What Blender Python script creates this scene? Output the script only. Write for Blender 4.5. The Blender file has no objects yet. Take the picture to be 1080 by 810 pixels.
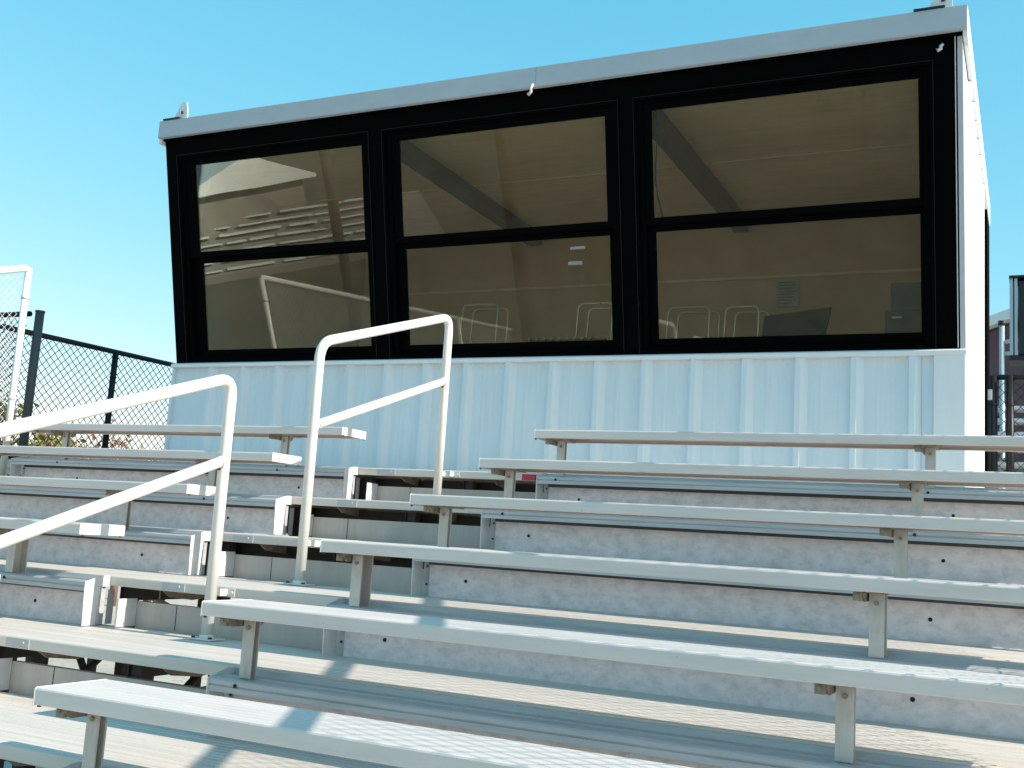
import bpy, bmesh, math, random
from mathutils import Vector, Matrix
random.seed(7)
S = bpy.context.scene
COL = S.collection
R = math.radians

# ------------------------------------------------------------------ layout
H, D = 0.2093, 0.61                      # rise and depth of one row
T = lambda k: k*H - 0.215                # tread level of step k (seat top of bench k is k*H)
XR0, XR1 = 0.0, 2.50                     # right-hand section
XL1, XL0 = -1.21, -3.95                  # left-hand section
KMIN, KMAX = -3, 5
GROUND = -2.4

# ------------------------------------------------------------------ materials
def nodes(name):
    m = bpy.data.materials.new(name); m.use_nodes = True
    nt = m.node_tree; b = nt.nodes['Principled BSDF']
    return m, nt, b

def surf(name, c, rough=.5, metal=0., var=.08, scale=(6,6,6), c2=None, detail=6, bump=0., bscale=None,
         spots=None, spec=.5, rvar=.1, rot=(0,0,0), streak=None):
    """base colour varied by noise; optional second colour, bump, streaks"""
    m, nt, b = nodes(name); N = nt.nodes; L = nt.links
    tc = N.new('ShaderNodeTexCoord'); mp = N.new('ShaderNodeMapping'); mp.inputs['Scale'].default_value = scale
    mp.inputs['Rotation'].default_value = rot
    geo = N.new('ShaderNodeNewGeometry')
    L.new(geo.outputs['Position'], mp.inputs['Vector'])
    n = N.new('ShaderNodeTexNoise'); n.inputs['Detail'].default_value = detail; n.inputs['Roughness'].default_value = .62
    n.inputs['Scale'].default_value = 1
    L.new(mp.outputs[0], n.inputs['Vector'])
    cr = N.new('ShaderNodeValToRGB'); cr.color_ramp.elements[0].position = .3; cr.color_ramp.elements[1].position = .7
    if c2 is None: c2 = tuple(x*(1-var*2) for x in c)
    cr.color_ramp.elements[0].color = (*c2, 1); cr.color_ramp.elements[1].color = (*c, 1)
    L.new(n.outputs['Fac'], cr.inputs['Fac'])
    out = cr.outputs['Color']
    if streak:
        sc, amt, col = streak
        mp2 = N.new('ShaderNodeMapping'); mp2.inputs['Scale'].default_value = sc
        L.new(geo.outputs['Position'], mp2.inputs['Vector'])
        n2 = N.new('ShaderNodeTexNoise'); n2.inputs['Scale'].default_value = 1; n2.inputs['Detail'].default_value = 8
        n2.inputs['Roughness'].default_value = .7
        L.new(mp2.outputs[0], n2.inputs['Vector'])
        r2 = N.new('ShaderNodeValToRGB'); r2.color_ramp.elements[0].position = .45; r2.color_ramp.elements[1].position = .75
        r2.color_ramp.elements[0].color = (0,0,0,1); r2.color_ramp.elements[1].color = (amt,amt,amt,1)
        L.new(n2.outputs['Fac'], r2.inputs['Fac'])
        mx = N.new('ShaderNodeMix'); mx.data_type = 'RGBA'
        L.new(r2.outputs['Color'], mx.inputs['Factor']); L.new(out, mx.inputs['A']); mx.inputs['B'].default_value = (*col, 1)
        out = mx.outputs['Result']
    if spots:
        sc, thr, col = spots
        n3 = N.new('ShaderNodeTexNoise'); n3.inputs['Scale'].default_value = sc; n3.inputs['Detail'].default_value = 3
        L.new(geo.outputs['Position'], n3.inputs['Vector'])
        r3 = N.new('ShaderNodeValToRGB'); r3.color_ramp.elements[0].position = thr; r3.color_ramp.elements[1].position = thr+.05
        r3.color_ramp.elements[0].color = (0,0,0,1); r3.color_ramp.elements[1].color = (.8,.8,.8,1)
        L.new(n3.outputs['Fac'], r3.inputs['Fac'])
        mx = N.new('ShaderNodeMix'); mx.data_type = 'RGBA'
        L.new(r3.outputs['Color'], mx.inputs['Factor']); L.new(out, mx.inputs['A']); mx.inputs['B'].default_value = (*col, 1)
        out = mx.outputs['Result']
    L.new(out, b.inputs['Base Color'])
    b.inputs['Metallic'].default_value = metal
    b.inputs['Specular IOR Level'].default_value = spec
    rr = N.new('ShaderNodeMapRange'); rr.inputs['To Min'].default_value = max(.02, rough-rvar); rr.inputs['To Max'].default_value = min(1, rough+rvar)
    L.new(n.outputs['Fac'], rr.inputs['Value']); L.new(rr.outputs[0], b.inputs['Roughness'])
    if bump:
        nb = N.new('ShaderNodeTexNoise'); nb.inputs['Scale'].default_value = 1; nb.inputs['Detail'].default_value = 4
        mb = N.new('ShaderNodeMapping'); mb.inputs['Scale'].default_value = bscale or scale
        L.new(geo.outputs['Position'], mb.inputs['Vector']); L.new(mb.outputs[0], nb.inputs['Vector'])
        bp = N.new('ShaderNodeBump'); bp.inputs['Strength'].default_value = bump; bp.inputs['Distance'].default_value = .01
        L.new(nb.outputs['Fac'], bp.inputs['Height']); L.new(bp.outputs[0], b.inputs['Normal'])
    return m

M = {}
M['seat'] = surf('bench aluminium', (.74,.67,.63), .42, .1, scale=(2,12,12), c2=(.67,.61,.575), bump=.02, bscale=(8,60,60),
                 spots=(80,.72,(.36,.33,.31)), streak=((2,9,20),.45,(.48,.46,.45)))
M['cap'] = surf('seat cap aluminium', (.66,.66,.66), .5, .1, scale=(20,20,20))
M['tread'] = surf('tread aluminium', (.71,.65,.59), .55, .08, scale=(.8,16,16), c2=(.57,.52,.47), bump=.03, bscale=(4,90,90),
                  spots=(38,.72,(.22,.19,.16)), streak=((.6,30,10),.5,(.42,.375,.33)))
M['galv'] = surf('galvanised riser sheet', (.87,.80,.81), .45, .12, scale=(13,13,13), c2=(.69,.64,.655), bump=.06, bscale=(22,22,22),
                 detail=9, streak=((18,8,30),.55,(.30,.30,.32)), rvar=.15)
M['closure'] = surf('dull closure sheet', (.50,.455,.42), .5, .15, scale=(5,5,3), c2=(.40,.365,.34), streak=((9,9,1.5),.5,(.62,.58,.54)))
M['nose'] = surf('nosing aluminium', (.52,.53,.54), .45, .2, scale=(3,40,40), c2=(.40,.42,.44), streak=((3,10,30),.4,(.30,.30,.31)))
M['leg'] = surf('leg steel', (.58,.56,.53), .5, .1, scale=(18,18,18), c2=(.47,.445,.41), detail=8, streak=((20,20,4),.5,(.33,.29,.24)))
M['bracket'] = surf('bracket steel', (.36,.31,.25), .6, .3, scale=(30,30,30), c2=(.20,.16,.12), detail=8)
M['rust'] = surf('rusted steel', (.10,.06,.04), .8, .2, scale=(60,60,60))
M['hole'] = surf('dark hole', (.01,.01,.012), .8)
M['pipe'] = surf('cream enamel pipe', (.76,.74,.70), .42, 0, scale=(9,9,9), c2=(.68,.66,.61), spots=(70,.75,(.35,.27,.2)), streak=((20,20,3),.25,(.5,.46,.4)))
M['siding'] = surf('pale siding paint', (.67,.745,.79), .38, 0, scale=(2,2,.7), c2=(.63,.715,.765), streak=((14,14,1.1),.3,(.42,.55,.60)), spots=(30,.77,(.35,.38,.38)))
M['white'] = surf('white painted steel', (.77,.79,.80), .4, 0, scale=(3,3,1), c2=(.71,.735,.75), streak=((12,12,1.2),.2,(.55,.56,.56)))
M['fascia'] = surf('grey white fascia', (.47,.50,.54), .4, .0, scale=(1.5,5,5), c2=(.44,.47,.51), streak=((7,4,14),.45,(.38,.40,.43)))
M['black'] = surf('black window paint', (.0012,.0012,.0014), .7, 0, scale=(8,8,8), spec=.03)
M['blackpost'] = surf('black vinyl post', (.012,.012,.013), .45, 0, scale=(20,20,20), spec=.3)
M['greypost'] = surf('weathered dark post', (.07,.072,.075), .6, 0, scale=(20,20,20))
M['blackwire'] = surf('black vinyl wire', (.012,.012,.014), .6, spec=.2)
M['galvwire'] = surf('galvanised wire', (.72,.71,.70), .5, .2)
M['ceil'] = surf('tan ceiling panel', (.88,.72,.53), .75, 0, scale=(2,6,6), c2=(.78,.63,.46), streak=((2,40,4),.3,(.42,.36,.28)))
M['wall_in'] = surf('tan inner wall', (.60,.48,.37), .75, 0, scale=(3,3,3), c2=(.52,.42,.32))
M['trim_in'] = surf('pale seam strip', (.75,.70,.62), .6)
M['beam'] = surf('dark brown beam', (.13,.075,.04), .6, 0, scale=(8,1,8), c2=(.09,.052,.028))
M['counter'] = surf('dark counter board', (.09,.065,.045), .5, 0, scale=(2,20,20))
M['plastic'] = surf('black plastic', (.012,.012,.013), .4)
M['screen'] = surf('dark screen', (.02,.013,.01), .5)
M['paper'] = surf('bluish paper', (.42,.50,.60), .8)
M['ink'] = surf('faded ink', (.16,.19,.25), .8)
M['tape'] = surf('clear tape', (.30,.28,.24), .6)
M['chrome'] = surf('dull chrome tube', (.75,.75,.74), .3, .6)
M['red'] = surf('red plastic', (.42,.02,.02), .4)
M['ground'] = surf('gravel ground', (.50,.46,.40), .95, 0, scale=(.6,.6,.6), c2=(.36,.32,.27), bump=.5, bscale=(20,20,20), spots=(9,.6,(.26,.21,.15)), detail=10)
M['field'] = surf('field turf', (.095,.086,.064), .95, 0, scale=(.3,.3,.3), c2=(.07,.064,.046), detail=8)
M['roofwhite'] = surf('pale metal roof', (.7,.72,.73), .5, 0, scale=(1,1,1))
M['maroon'] = surf('maroon block wall', (.125,.075,.085), .85, 0, scale=(4,4,4), c2=(.095,.056,.066), bump=.2, bscale=(6,6,20))
M['brickgrey'] = surf('grey stucco wall', (.24,.22,.20), .9, 0, scale=(1,1,1), c2=(.17,.155,.14))
M['darkglass'] = surf('dark house window', (.03,.035,.04), .1)
M['steelblue'] = surf('pale steel tube', (.45,.52,.55), .45, .2, scale=(10,10,10))
M['cabinet'] = surf('dark cabinet', (.018,.022,.024), .5, .2, scale=(10,10,10))
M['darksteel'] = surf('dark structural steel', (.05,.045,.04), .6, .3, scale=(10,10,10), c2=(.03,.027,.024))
M['bark'] = surf('bark', (.13,.085,.06), .9, 0, scale=(10,10,3), c2=(.08,.05,.04))
M['twig'] = surf('red brown twigs', (.22,.12,.09), .9)
M['leaf_olive'] = surf('olive leaves', (.30,.27,.07), .7, scale=(3,3,3), c2=(.20,.19,.04))
M['leaf_green'] = surf('dull green leaves', (.13,.13,.05), .7, scale=(3,3,3), c2=(.08,.09,.035))
M['leaf_rust'] = surf('russet leaves', (.25,.13,.07), .7, scale=(3,3,3), c2=(.16,.075,.045))

def glass_mat():
    m = bpy.data.materials.new('window glass'); m.use_nodes = True
    nt = m.node_tree; N = nt.nodes; L = nt.links; N.clear()
    o = N.new('ShaderNodeOutputMaterial'); tr = N.new('ShaderNodeBsdfTransparent'); gl = N.new('ShaderNodeBsdfGlossy')
    tr.inputs['Color'].default_value = (1,.96,.86,1); gl.inputs['Color'].default_value = (.90,1,1,1); gl.inputs['Roughness'].default_value = .004
    fr = N.new('ShaderNodeFresnel'); fr.inputs['IOR'].default_value = 1.5
    n = N.new('ShaderNodeTexNoise'); n.inputs['Scale'].default_value = 1.6; n.inputs['Detail'].default_value = 1
    geo = N.new('ShaderNodeNewGeometry'); L.new(geo.outputs['Position'], n.inputs['Vector'])
    bp = N.new('ShaderNodeBump'); bp.inputs['Strength'].default_value = .03; bp.inputs['Distance'].default_value = .012
    L.new(n.outputs['Fac'], bp.inputs['Height']); L.new(bp.outputs[0], gl.inputs['Normal'])
    mx = N.new('ShaderNodeMixShader'); L.new(fr.outputs[0], mx.inputs[0]); L.new(tr.outputs[0], mx.inputs[1]); L.new(gl.outputs[0], mx.inputs[2])
    # dust film, strengthened to imitate a pale reflection veil
    df = N.new('ShaderNodeBsdfDiffuse'); df.inputs['Color'].default_value = (.6,.52,.42,1)
    n2 = N.new('ShaderNodeTexNoise'); n2.inputs['Scale'].default_value = 5; n2.inputs['Detail'].default_value = 10; n2.inputs['Roughness'].default_value = .7
    L.new(geo.outputs['Position'], n2.inputs['Vector'])
    r = N.new('ShaderNodeMapRange'); r.inputs['From Min'].default_value = .35; r.inputs['From Max'].default_value = .8
    r.inputs['To Min'].default_value = .006; r.inputs['To Max'].default_value = .045; L.new(n2.outputs['Fac'], r.inputs['Value'])
    m2 = N.new('ShaderNodeMixShader'); L.new(r.outputs[0], m2.inputs[0]); L.new(mx.outputs[0], m2.inputs[1]); L.new(df.outputs[0], m2.inputs[2])
    L.new(m2.outputs[0], o.inputs['Surface'])
    return m
M['glass'] = glass_mat()

# ------------------------------------------------------------------ mesh helpers
def box(bm, x0, x1, y0, y1, z0, z1):
    vs = [bm.verts.new((x, y, z)) for x in (x0, x1) for y in (y0, y1) for z in (z0, z1)]
    for f in ((0,1,3,2),(4,6,7,5),(0,4,5,1),(2,3,7,6),(0,2,6,4),(1,5,7,3)):
        bm.faces.new([vs[i] for i in f])
    return vs

def prism_x(bm, prof, x0, x1):
    """closed profile [(y,z)..] extruded along x"""
    a = [bm.verts.new((x0, y, z)) for y, z in prof]; b = [bm.verts.new((x1, y, z)) for y, z in prof]
    n = len(prof)
    for i in range(n):
        j = (i+1) % n; bm.faces.new((a[i], a[j], b[j], b[i]))
    bm.faces.new(a[::-1]); bm.faces.new(b)

def prism_z(bm, prof, z0, z1):
    a = [bm.verts.new((x, y, z0)) for x, y in prof]; b = [bm.verts.new((x, y, z1)) for x, y in prof]
    n = len(prof)
    for i in range(n):
        j = (i+1) % n; bm.faces.new((a[i], a[j], b[j], b[i]))
    bm.faces.new(a[::-1]); bm.faces.new(b)

def tube(bm, pts, r, seg=12, taper=None):
    pts = [Vector(p) for p in pts]; rings = []
    prev = None
    for i, p in enumerate(pts):
        d = (pts[min(i+1, len(pts)-1)] - pts[max(i-1, 0)]).normalized()
        if prev is None:
            u = d.orthogonal().normalized()
        else:
            u = (prev - d*prev.dot(d)).normalized()
        prev = u; v = d.cross(u)
        rr = r if taper is None else r + (taper-r)*i/(len(pts)-1)
        rings.append([bm.verts.new(p + (u*math.cos(2*math.pi*k/seg) + v*math.sin(2*math.pi*k/seg))*rr) for k in range(seg)])
    for a, b in zip(rings, rings[1:]):
        for k in range(seg):
            f = bm.faces.new((a[k], a[(k+1) % seg], b[(k+1) % seg], b[k])); f.smooth = seg > 4
    bm.faces.new(rings[0][::-1]); bm.faces.new(rings[-1])

def rounded(pts, rad, n=7):
    """polyline with rounded corners"""
    pts = [Vector(p) for p in pts]; out = [pts[0]]
    for a, b, c in zip(pts, pts[1:], pts[2:]):
        d1 = (a-b).normalized(); d2 = (c-b).normalized()
        p1 = b + d1*rad; p2 = b + d2*rad
        for i in range(n+1):
            t = i/n; out.append(p1*(1-t)**2 + b*2*t*(1-t) + p2*t*t)
    out.append(pts[-1]); return out

SPLIT = {'tie_band', 'rivet', 'bolt', 'bolt_hole', 'screw', 'fader', 'printed_line', 'wall_rib', 'tread_plank', 'weld', 'ceiling_seam', 'inner_lining',
         'channel', 'side_arm', 'deck_boards', 'brace_rod'}
def islands(bm):
    seen = set(); out = []
    for v in bm.verts:
        if v in seen: continue
        st = [v]; seen.add(v); g = []
        while st:
            a = st.pop(); g.append(a)
            for e in a.link_edges:
                b_ = e.other_vert(a)
                if b_ not in seen: seen.add(b_); st.append(b_)
        out.append(g)
    return out
def obj(name, bm, mat, parent=None, bevel=0, mats=None):
    if name in SPLIT:
        isl = islands(bm)
        if len(isl) > 1:
            last = None
            for g in isl:
                gs = set(g); nb = bmesh.new(); mp = {v: nb.verts.new(v.co) for v in g}
                for f in bm.faces:
                    if f.verts[0] in gs:
                        nf = nb.faces.new([mp[v] for v in f.verts]); nf.smooth = f.smooth
                last = obj_one(name, nb, mat, parent, bevel, mats)
            bm.free(); return last
    return obj_one(name, bm, mat, parent, bevel, mats)

def obj_one(name, bm, mat, parent=None, bevel=0, mats=None):
    bmesh.ops.recalc_face_normals(bm, faces=bm.faces[:])
    me = bpy.data.meshes.new(name); bm.to_mesh(me); bm.free()
    for m_ in (mats or [mat]): me.materials.append(m_)
    o = bpy.data.objects.new(name, me); COL.objects.link(o)
    if parent is not None:
        o.parent = parent
        o.matrix_parent_inverse = Matrix.Translation(-Vector(parent.location))
    if bevel:
        b = o.modifiers.new('bevel', 'BEVEL'); b.width = bevel; b.segments = 2; b.limit_method = 'ANGLE'; b.angle_limit = R(40)
    return o

def thing(name, label, cat, loc=(0,0,0), group=None):
    o = bpy.data.objects.new(name, None); COL.objects.link(o); o.location = loc
    o.empty_display_size = .1
    o['label'] = label; o['category'] = cat
    if group: o['group'] = group
    return o

def tag(o, label, cat, group=None):
    o['label'] = label; o['category'] = cat
    if group: o['group'] = group
    return o
B = bmesh.new

def plank_profile(y0, y1, ztop, skirt, grooves=6, gd=.0009, th=.004, lip=.018, r=.006):
    """hollow grooved extrusion: closed loop in (y,z)"""
    out = [(y0+lip, ztop-skirt), (y0+.0015, ztop-skirt), (y0, ztop-skirt+.003), (y0, ztop-r), (y0+r*.3, ztop-r*.3), (y0+r, ztop)]
    w = y1-y0-2*r-.02
    for g in range(grooves):
        a = y0+r+.01 + w*(g+.5)/grooves
        out += [(a-.0045, ztop), (a-.003, ztop-gd), (a+.003, ztop-gd), (a+.0045, ztop)]
    out += [(y1-r, ztop), (y1-r*.3, ztop-r*.3), (y1, ztop-r), (y1, ztop-skirt+.003), (y1-.0015, ztop-skirt), (y1-lip, ztop-skirt)]
    inner = [(y1-lip, ztop-skirt+th), (y1-th, ztop-skirt+th), (y1-th, ztop-th*1.6), (y0+th, ztop-th*1.6), (y0+th, ztop-skirt+th), (y0+lip, ztop-skirt+th)]
    return out + inner

# ------------------------------------------------------------------ the benches
def make_leg(parent, x, yc, z0, z1, dep=.016):
    bm = B(); w = .044
    # C channel: front flange, web, rear flange (open towards +x)
    y0, y1 = yc-dep, yc+dep
    prism_z(bm, [(x-w/2, y0), (x+w/2, y0), (x+w/2, y0+.006), (x-w/2+.006, y0+.006), (x-w/2+.006, y1-.006), (x+w/2, y1-.006), (x+w/2, y1), (x-w/2, y1)], z0, z1)
    o = obj('leg', bm, M['leg'], parent, .0015)
    b2 = B()
    for dz in (.03,):
        tube(b2, [(x, y0-.006, z1-dz), (x, y0+.001, z1-dz)], .007, 6)
    obj('bolt', b2, M['bracket'], o)
    return o

def make_bracket(parent, x, yc, z1):
    bm = B()
    prism = [(yc-.095, z1), (yc-.095, z1-.014), (yc-.075, z1-.030), (yc+.075, z1-.030), (yc+.095, z1-.014), (yc+.095, z1)]
    prism_x(bm, prism, x-.034, x-.027)
    box(bm, x-.034, x+.034, yc-.095, yc+.095, z1-.004, z1-.0005)
    box(bm, x-.062, x-.0345, yc-.095, yc-.06, z1-.028, z1-.002)
    tube(bm, [(x-.05, yc-.10, z1-.012), (x-.05, yc-.085, z1-.012)], .007, 6)
    return obj('bracket', bm, M['bracket'], parent, .001)

ORD = ['lowest', 'second lowest', 'third lowest', 'third highest', 'second highest', 'topmost']
def make_bench(k, side):
    if side == 'right': x0, x1, xs = XR0, XR1, (.1155, 1.944)
    else: x0, x1, xs = XL0, XL1, (-3.51, -1.69)
    zt = k*H; y0, y1 = k*D, k*D+.25
    lab = f"aluminium bench on the {side} of the stair aisle, {ORD[k]} of its six rows"
    t = thing('bench', lab, 'bench', (x0, y0, T(k)), f'aluminium benches in the {side} section')
    bm = B(); prism_x(bm, plank_profile(y0, y1, zt, .044, 7), x0+.004, x1-.004)
    obj('seat_plank', bm, M['seat'], t)
    for xc, s in ((x0, 1), (x1, -1)):
        bm = B()
        a, b_ = (xc, xc+.0035) if s > 0 else (xc-.0035, xc)
        prism_x(bm, [(y0-.001, zt-.046), (y1+.001, zt-.046), (y1+.001, zt-.004), (y1-.004, zt+.001), (y0+.004, zt+.001), (y0-.001, zt-.004)], a, b_)
        c = obj('end_cap', bm, M['cap'], t, .001)
        bm = B()
        for yy in (y0+.02, y1-.02):
            tube(bm, [(a+.002, yy, zt-.046), (a+.002, yy, zt-.052)], .005, 6)
        obj('rivet', bm, M['rust'], c)
    for x in xs:
        make_leg(t, x, y0+.115, T(k)-.019, zt-.0475, .038 if k == 2 else .016)
        make_bracket(t, x, y0+.125, zt-.0445)
    return t
for k in range(0, KMAX+1):
    make_bench(k, 'right'); make_bench(k, 'left')

# ------------------------------------------------------------------ the steps
STEP = {0:'step carrying the lowest pair of benches', 1:'step carrying the second lowest pair of benches', 2:'step carrying the third lowest pair of benches',
        3:'step carrying the third highest pair of benches', 4:'step carrying the second highest pair of benches', 5:'top step carrying the topmost benches in front of the booth',
        -1:'step just below the lowest benches', -2:'step two below the lowest benches', -3:'step three below the lowest benches'}
def make_step(k):
    z = T(k); zl = T(k-1); y = k*D; yb = (k+1)*D + .25
    t = thing('bleacher_step', 'long grooved aluminium ' + STEP[k], 'step', (0, y, z), 'aluminium bleacher steps')
    # tread planks: a front one per section, then full-width ones with thin gaps
    ya = y+.205
    n = 2 if k < KMAX else 5
    ye = yb if k < KMAX else 4.56
    # joint in the planks as in the photograph
    xj = -1.02 if k % 2 else -.86
    for i in range(n):
        w = (ye-ya)/n
        p0, p1 = ya+w*i, ya+w*(i+1)-.008
        bm = B()
        gr = max(4, int((p1-p0)/.034))
        prism_x(bm, plank_profile(p0, p1, z-.0015*(i % 2), .042, gr, .0014), XL0+.002, xj-.001)
        prism_x(bm, plank_profile(p0, p1, z-.0015*(i % 2), .042, gr, .0014), xj+.001, XR1-.002)
        obj('tread_plank', bm, M['tread'], t)
    # splice plate and bolts on the aisle apron
    bm = B(); box(bm, xj-.06, xj+.06, ya-.0035, ya-.0005, z-.038, z-.006)
    tube(bm, [(xj+.03, ya-.008, z-.02), (xj+.03, ya-.003, z-.02)], .006, 6)
    obj('splice_plate', bm, M['nose'], t)
    for (a, b_, inner) in ((XL0, XL1, 1), (XR0, XR1, -1)):
        # nosing: stepped extrusion with an overhanging lip
        bm = B()
        prism_x(bm, [(y+.066, z-.064), (y+.066, z-.047), (y+.070, z-.0455), (y+.070, z-.0425), (y+.066, z-.041), (y+.066, z-.028), (y+.070, z-.023), (y+.078, z-.021), (y+.118, z-.021), (y+.120, z-.0175), (y+.127, z-.0175),
                     (y+.129, z-.021), (y+.185, z-.021), (y+.189, z-.003), (y+.2035, z-.003), (y+.2035, z-.046), (y+.074, z-.046), (y+.074, z-.060), (y+.078, z-.060), (y+.078, z-.064)], a+.004, b_-.004)
        obj('nosing', bm, M['nose'], t)
        # riser sheet with rolled head and foot
        bm = B()
        yr = y+.160; zb_ = zl-.004
        prism_x(bm, [(yr, zb_), (yr-.006, zb_), (yr-.006, zb_+.002), (yr-.002, zb_+.004), (yr-.002, z-.060), (yr-.007, z-.058), (yr-.007, z-.0485),
                     (yr+.004, z-.0485), (yr+.004, zb_)], a+.034, b_-.034)
        rz = obj('riser_panel', bm, M['galv'], t)
        bm = B()
        for m2 in ((.1155, 1.944) if inner < 0 else (-3.51, -1.69)):
            tube(bm, [(m2+.095, yr-.0045, z-.135), (m2+.095, yr-.0015, z-.135)], .0075, 8)
            tube(bm, [(m2-.006, y+.063, z-.040), (m2-.006, y+.0662, z-.040)], .0065, 8)
        obj('bolt_hole', bm, M['hole'], rz)
        bm = B(); box(bm, a+.034, b_-.034, yr-.014, yr-.0105, z-.076, z-.048); obj('shade_strip', bm, M['greypost'], t)  # dark strip added as a painted shade line under the nosing
        # end plates: mitred flanges
        for xc in (a, b_):
            s = 1 if xc == a else -1
            bm = B()
            pr = [(y+.070, zl+.003), (y+.140, zl+.003), (y+.150, z-.046), (y+.190, z-.046), (y+.190, z+.001), (y+.150, z-.001), (y+.062, z-.024), (y+.062, z-.060)]
            prism_x(bm, pr, *((xc, xc+.004) if s > 0 else (xc-.004, xc)))
            xo = xc + s*.004
            e = obj('end_plate', bm, M['cap'], t)
            bm = B(); box(bm, min(xo, xo+s*.032), max(xo, xo+s*.032), yr-.001, yr+.003, zl+.003, z-.050); obj('corner_flange', bm, M['nose'], t)
            bm = B(); xi = xo+s*.012; box(bm, min(xi, xi+s*.004), max(xi, xi+s*.004), y+.168, y+.196, zl+.003, z-.049)
            obj('inner_plate', bm, M['nose'], t)
            bm = B(); box(bm, min(xi, xi+s*.004), max(xi, xi+s*.004), y+.214, y+.2485, zl+.003, z-.060); obj('inner_plate', bm, M['nose'], t)
            bm = B()
            for zz in (z-.085, zl+.05):
                tube(bm, [(xo+s*.018, yr-.006, zz), (xo+s*.018, yr-.0012, zz)], .005, 6)
            obj('bolt', bm, M['rust'], e)
    # aisle closure plate, lower than the apron, with a folded return on its left
    bm = B()
    x0, x1 = XL1+.10, XR0-.004
    yy = y+.268; zt = zl+.108
    box(bm, x0, x1, yy, yy+.004, zl-.03, zt)
    box(bm, x0, x1, yy+.0045, yy+.03, zt-.004, zt)
    o = obj('closure_plate', bm, M['closure'], t, .001)
    bm = B(); box(bm, x0-.004, x0, yy-.115, yy, zl+.003, zt+.012)
    obj('closure_return', bm, M['cap'], o, .001)
    bm = B(); box(bm, x0+.22, x0+.223, yy-.0012, yy, zl+.004, zt); obj('closure_seam', bm, M['hole'], o)
    if k >= 3:
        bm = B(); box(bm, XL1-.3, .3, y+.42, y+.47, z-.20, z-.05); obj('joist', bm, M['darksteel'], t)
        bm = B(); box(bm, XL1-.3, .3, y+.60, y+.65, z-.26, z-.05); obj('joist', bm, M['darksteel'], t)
    for i, xb in enumerate((-.93, -.33)):
        bm = B(); prism_x(bm, [(y+.215, z-.043), (y+.50, z-.043), (y+.50, z-.075), (y+.40, z-.085), (y+.26, z-.07)], xb, xb+.006)
        obj('tread_clip', bm, M['bracket'], t)
    return t
for k in range(KMIN, KMAX+1): make_step(k)

# ------------------------------------------------------------------ understructure
def make_frame(x, label):
    t = thing('support_frame', label, 'frame', (x, 0, GROUND), 'steel frames under the bleachers')
    for k in range(KMIN, KMAX+1):
        y = k*D; z = T(k)
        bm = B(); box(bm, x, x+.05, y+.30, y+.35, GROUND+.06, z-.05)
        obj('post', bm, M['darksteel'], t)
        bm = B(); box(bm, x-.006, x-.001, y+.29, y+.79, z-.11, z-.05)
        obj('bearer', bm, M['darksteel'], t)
    for k in range(KMIN, KMAX-1, 2):
        y = k*D; z = T(k)
        bm = B(); tube(bm, [(x+.07, y+.33, z-.35), (x+.07, y+1.55, GROUND+.3)], .02, 6)
        obj('brace', bm, M['darksteel'], t)
        bm = B(); tube(bm, [(x+.07, y+1.5, z-.15), (x+.07, y+.33, z-1.0)], .02, 6)
        obj('brace', bm, M['darksteel'], t)
    for y in (3.9, 4.5):
        bm = B(); box(bm, x, x+.05, y, y+.05, GROUND+.06, T(5)-.045); obj('post', bm, M['darksteel'], t)
    bm = B(); box(bm, x-.05, x+.10, KMIN*D, 4.6, GROUND+.003, GROUND+.06); obj('ground_sill', bm, M['darksteel'], t)
make_frame(XL0+.1, 'dark steel frame under the outer end of the left benches')
make_frame(-2.4, 'dark steel frame under the middle of the left benches')
make_frame(XL1-.02, 'dark steel frame along the left edge of the aisle')
make_frame(-.55, 'dark steel frame under the centre of the aisle')
make_frame(.06, 'dark steel frame under the left ends of the right benches')
make_frame(1.9, 'dark steel frame under the right legs of the right benches')

# cross braces seen through the gaps
t = thing('cross_brace', 'thin diagonal steel braces crossing under the aisle steps', 'brace', (-.6, 2.0, GROUND))
for y, za, zb in ((2.2, -.9, .30), (3.4, -.6, .55)):
    for s in (1, -1):
        bm = B(); tube(bm, [(-.6-s*1.8, y, za), (-.6+s*1.8, y+.02*s, zb)], .017, 6); obj('brace_rod', bm, M['galvwire'], t)

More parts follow.
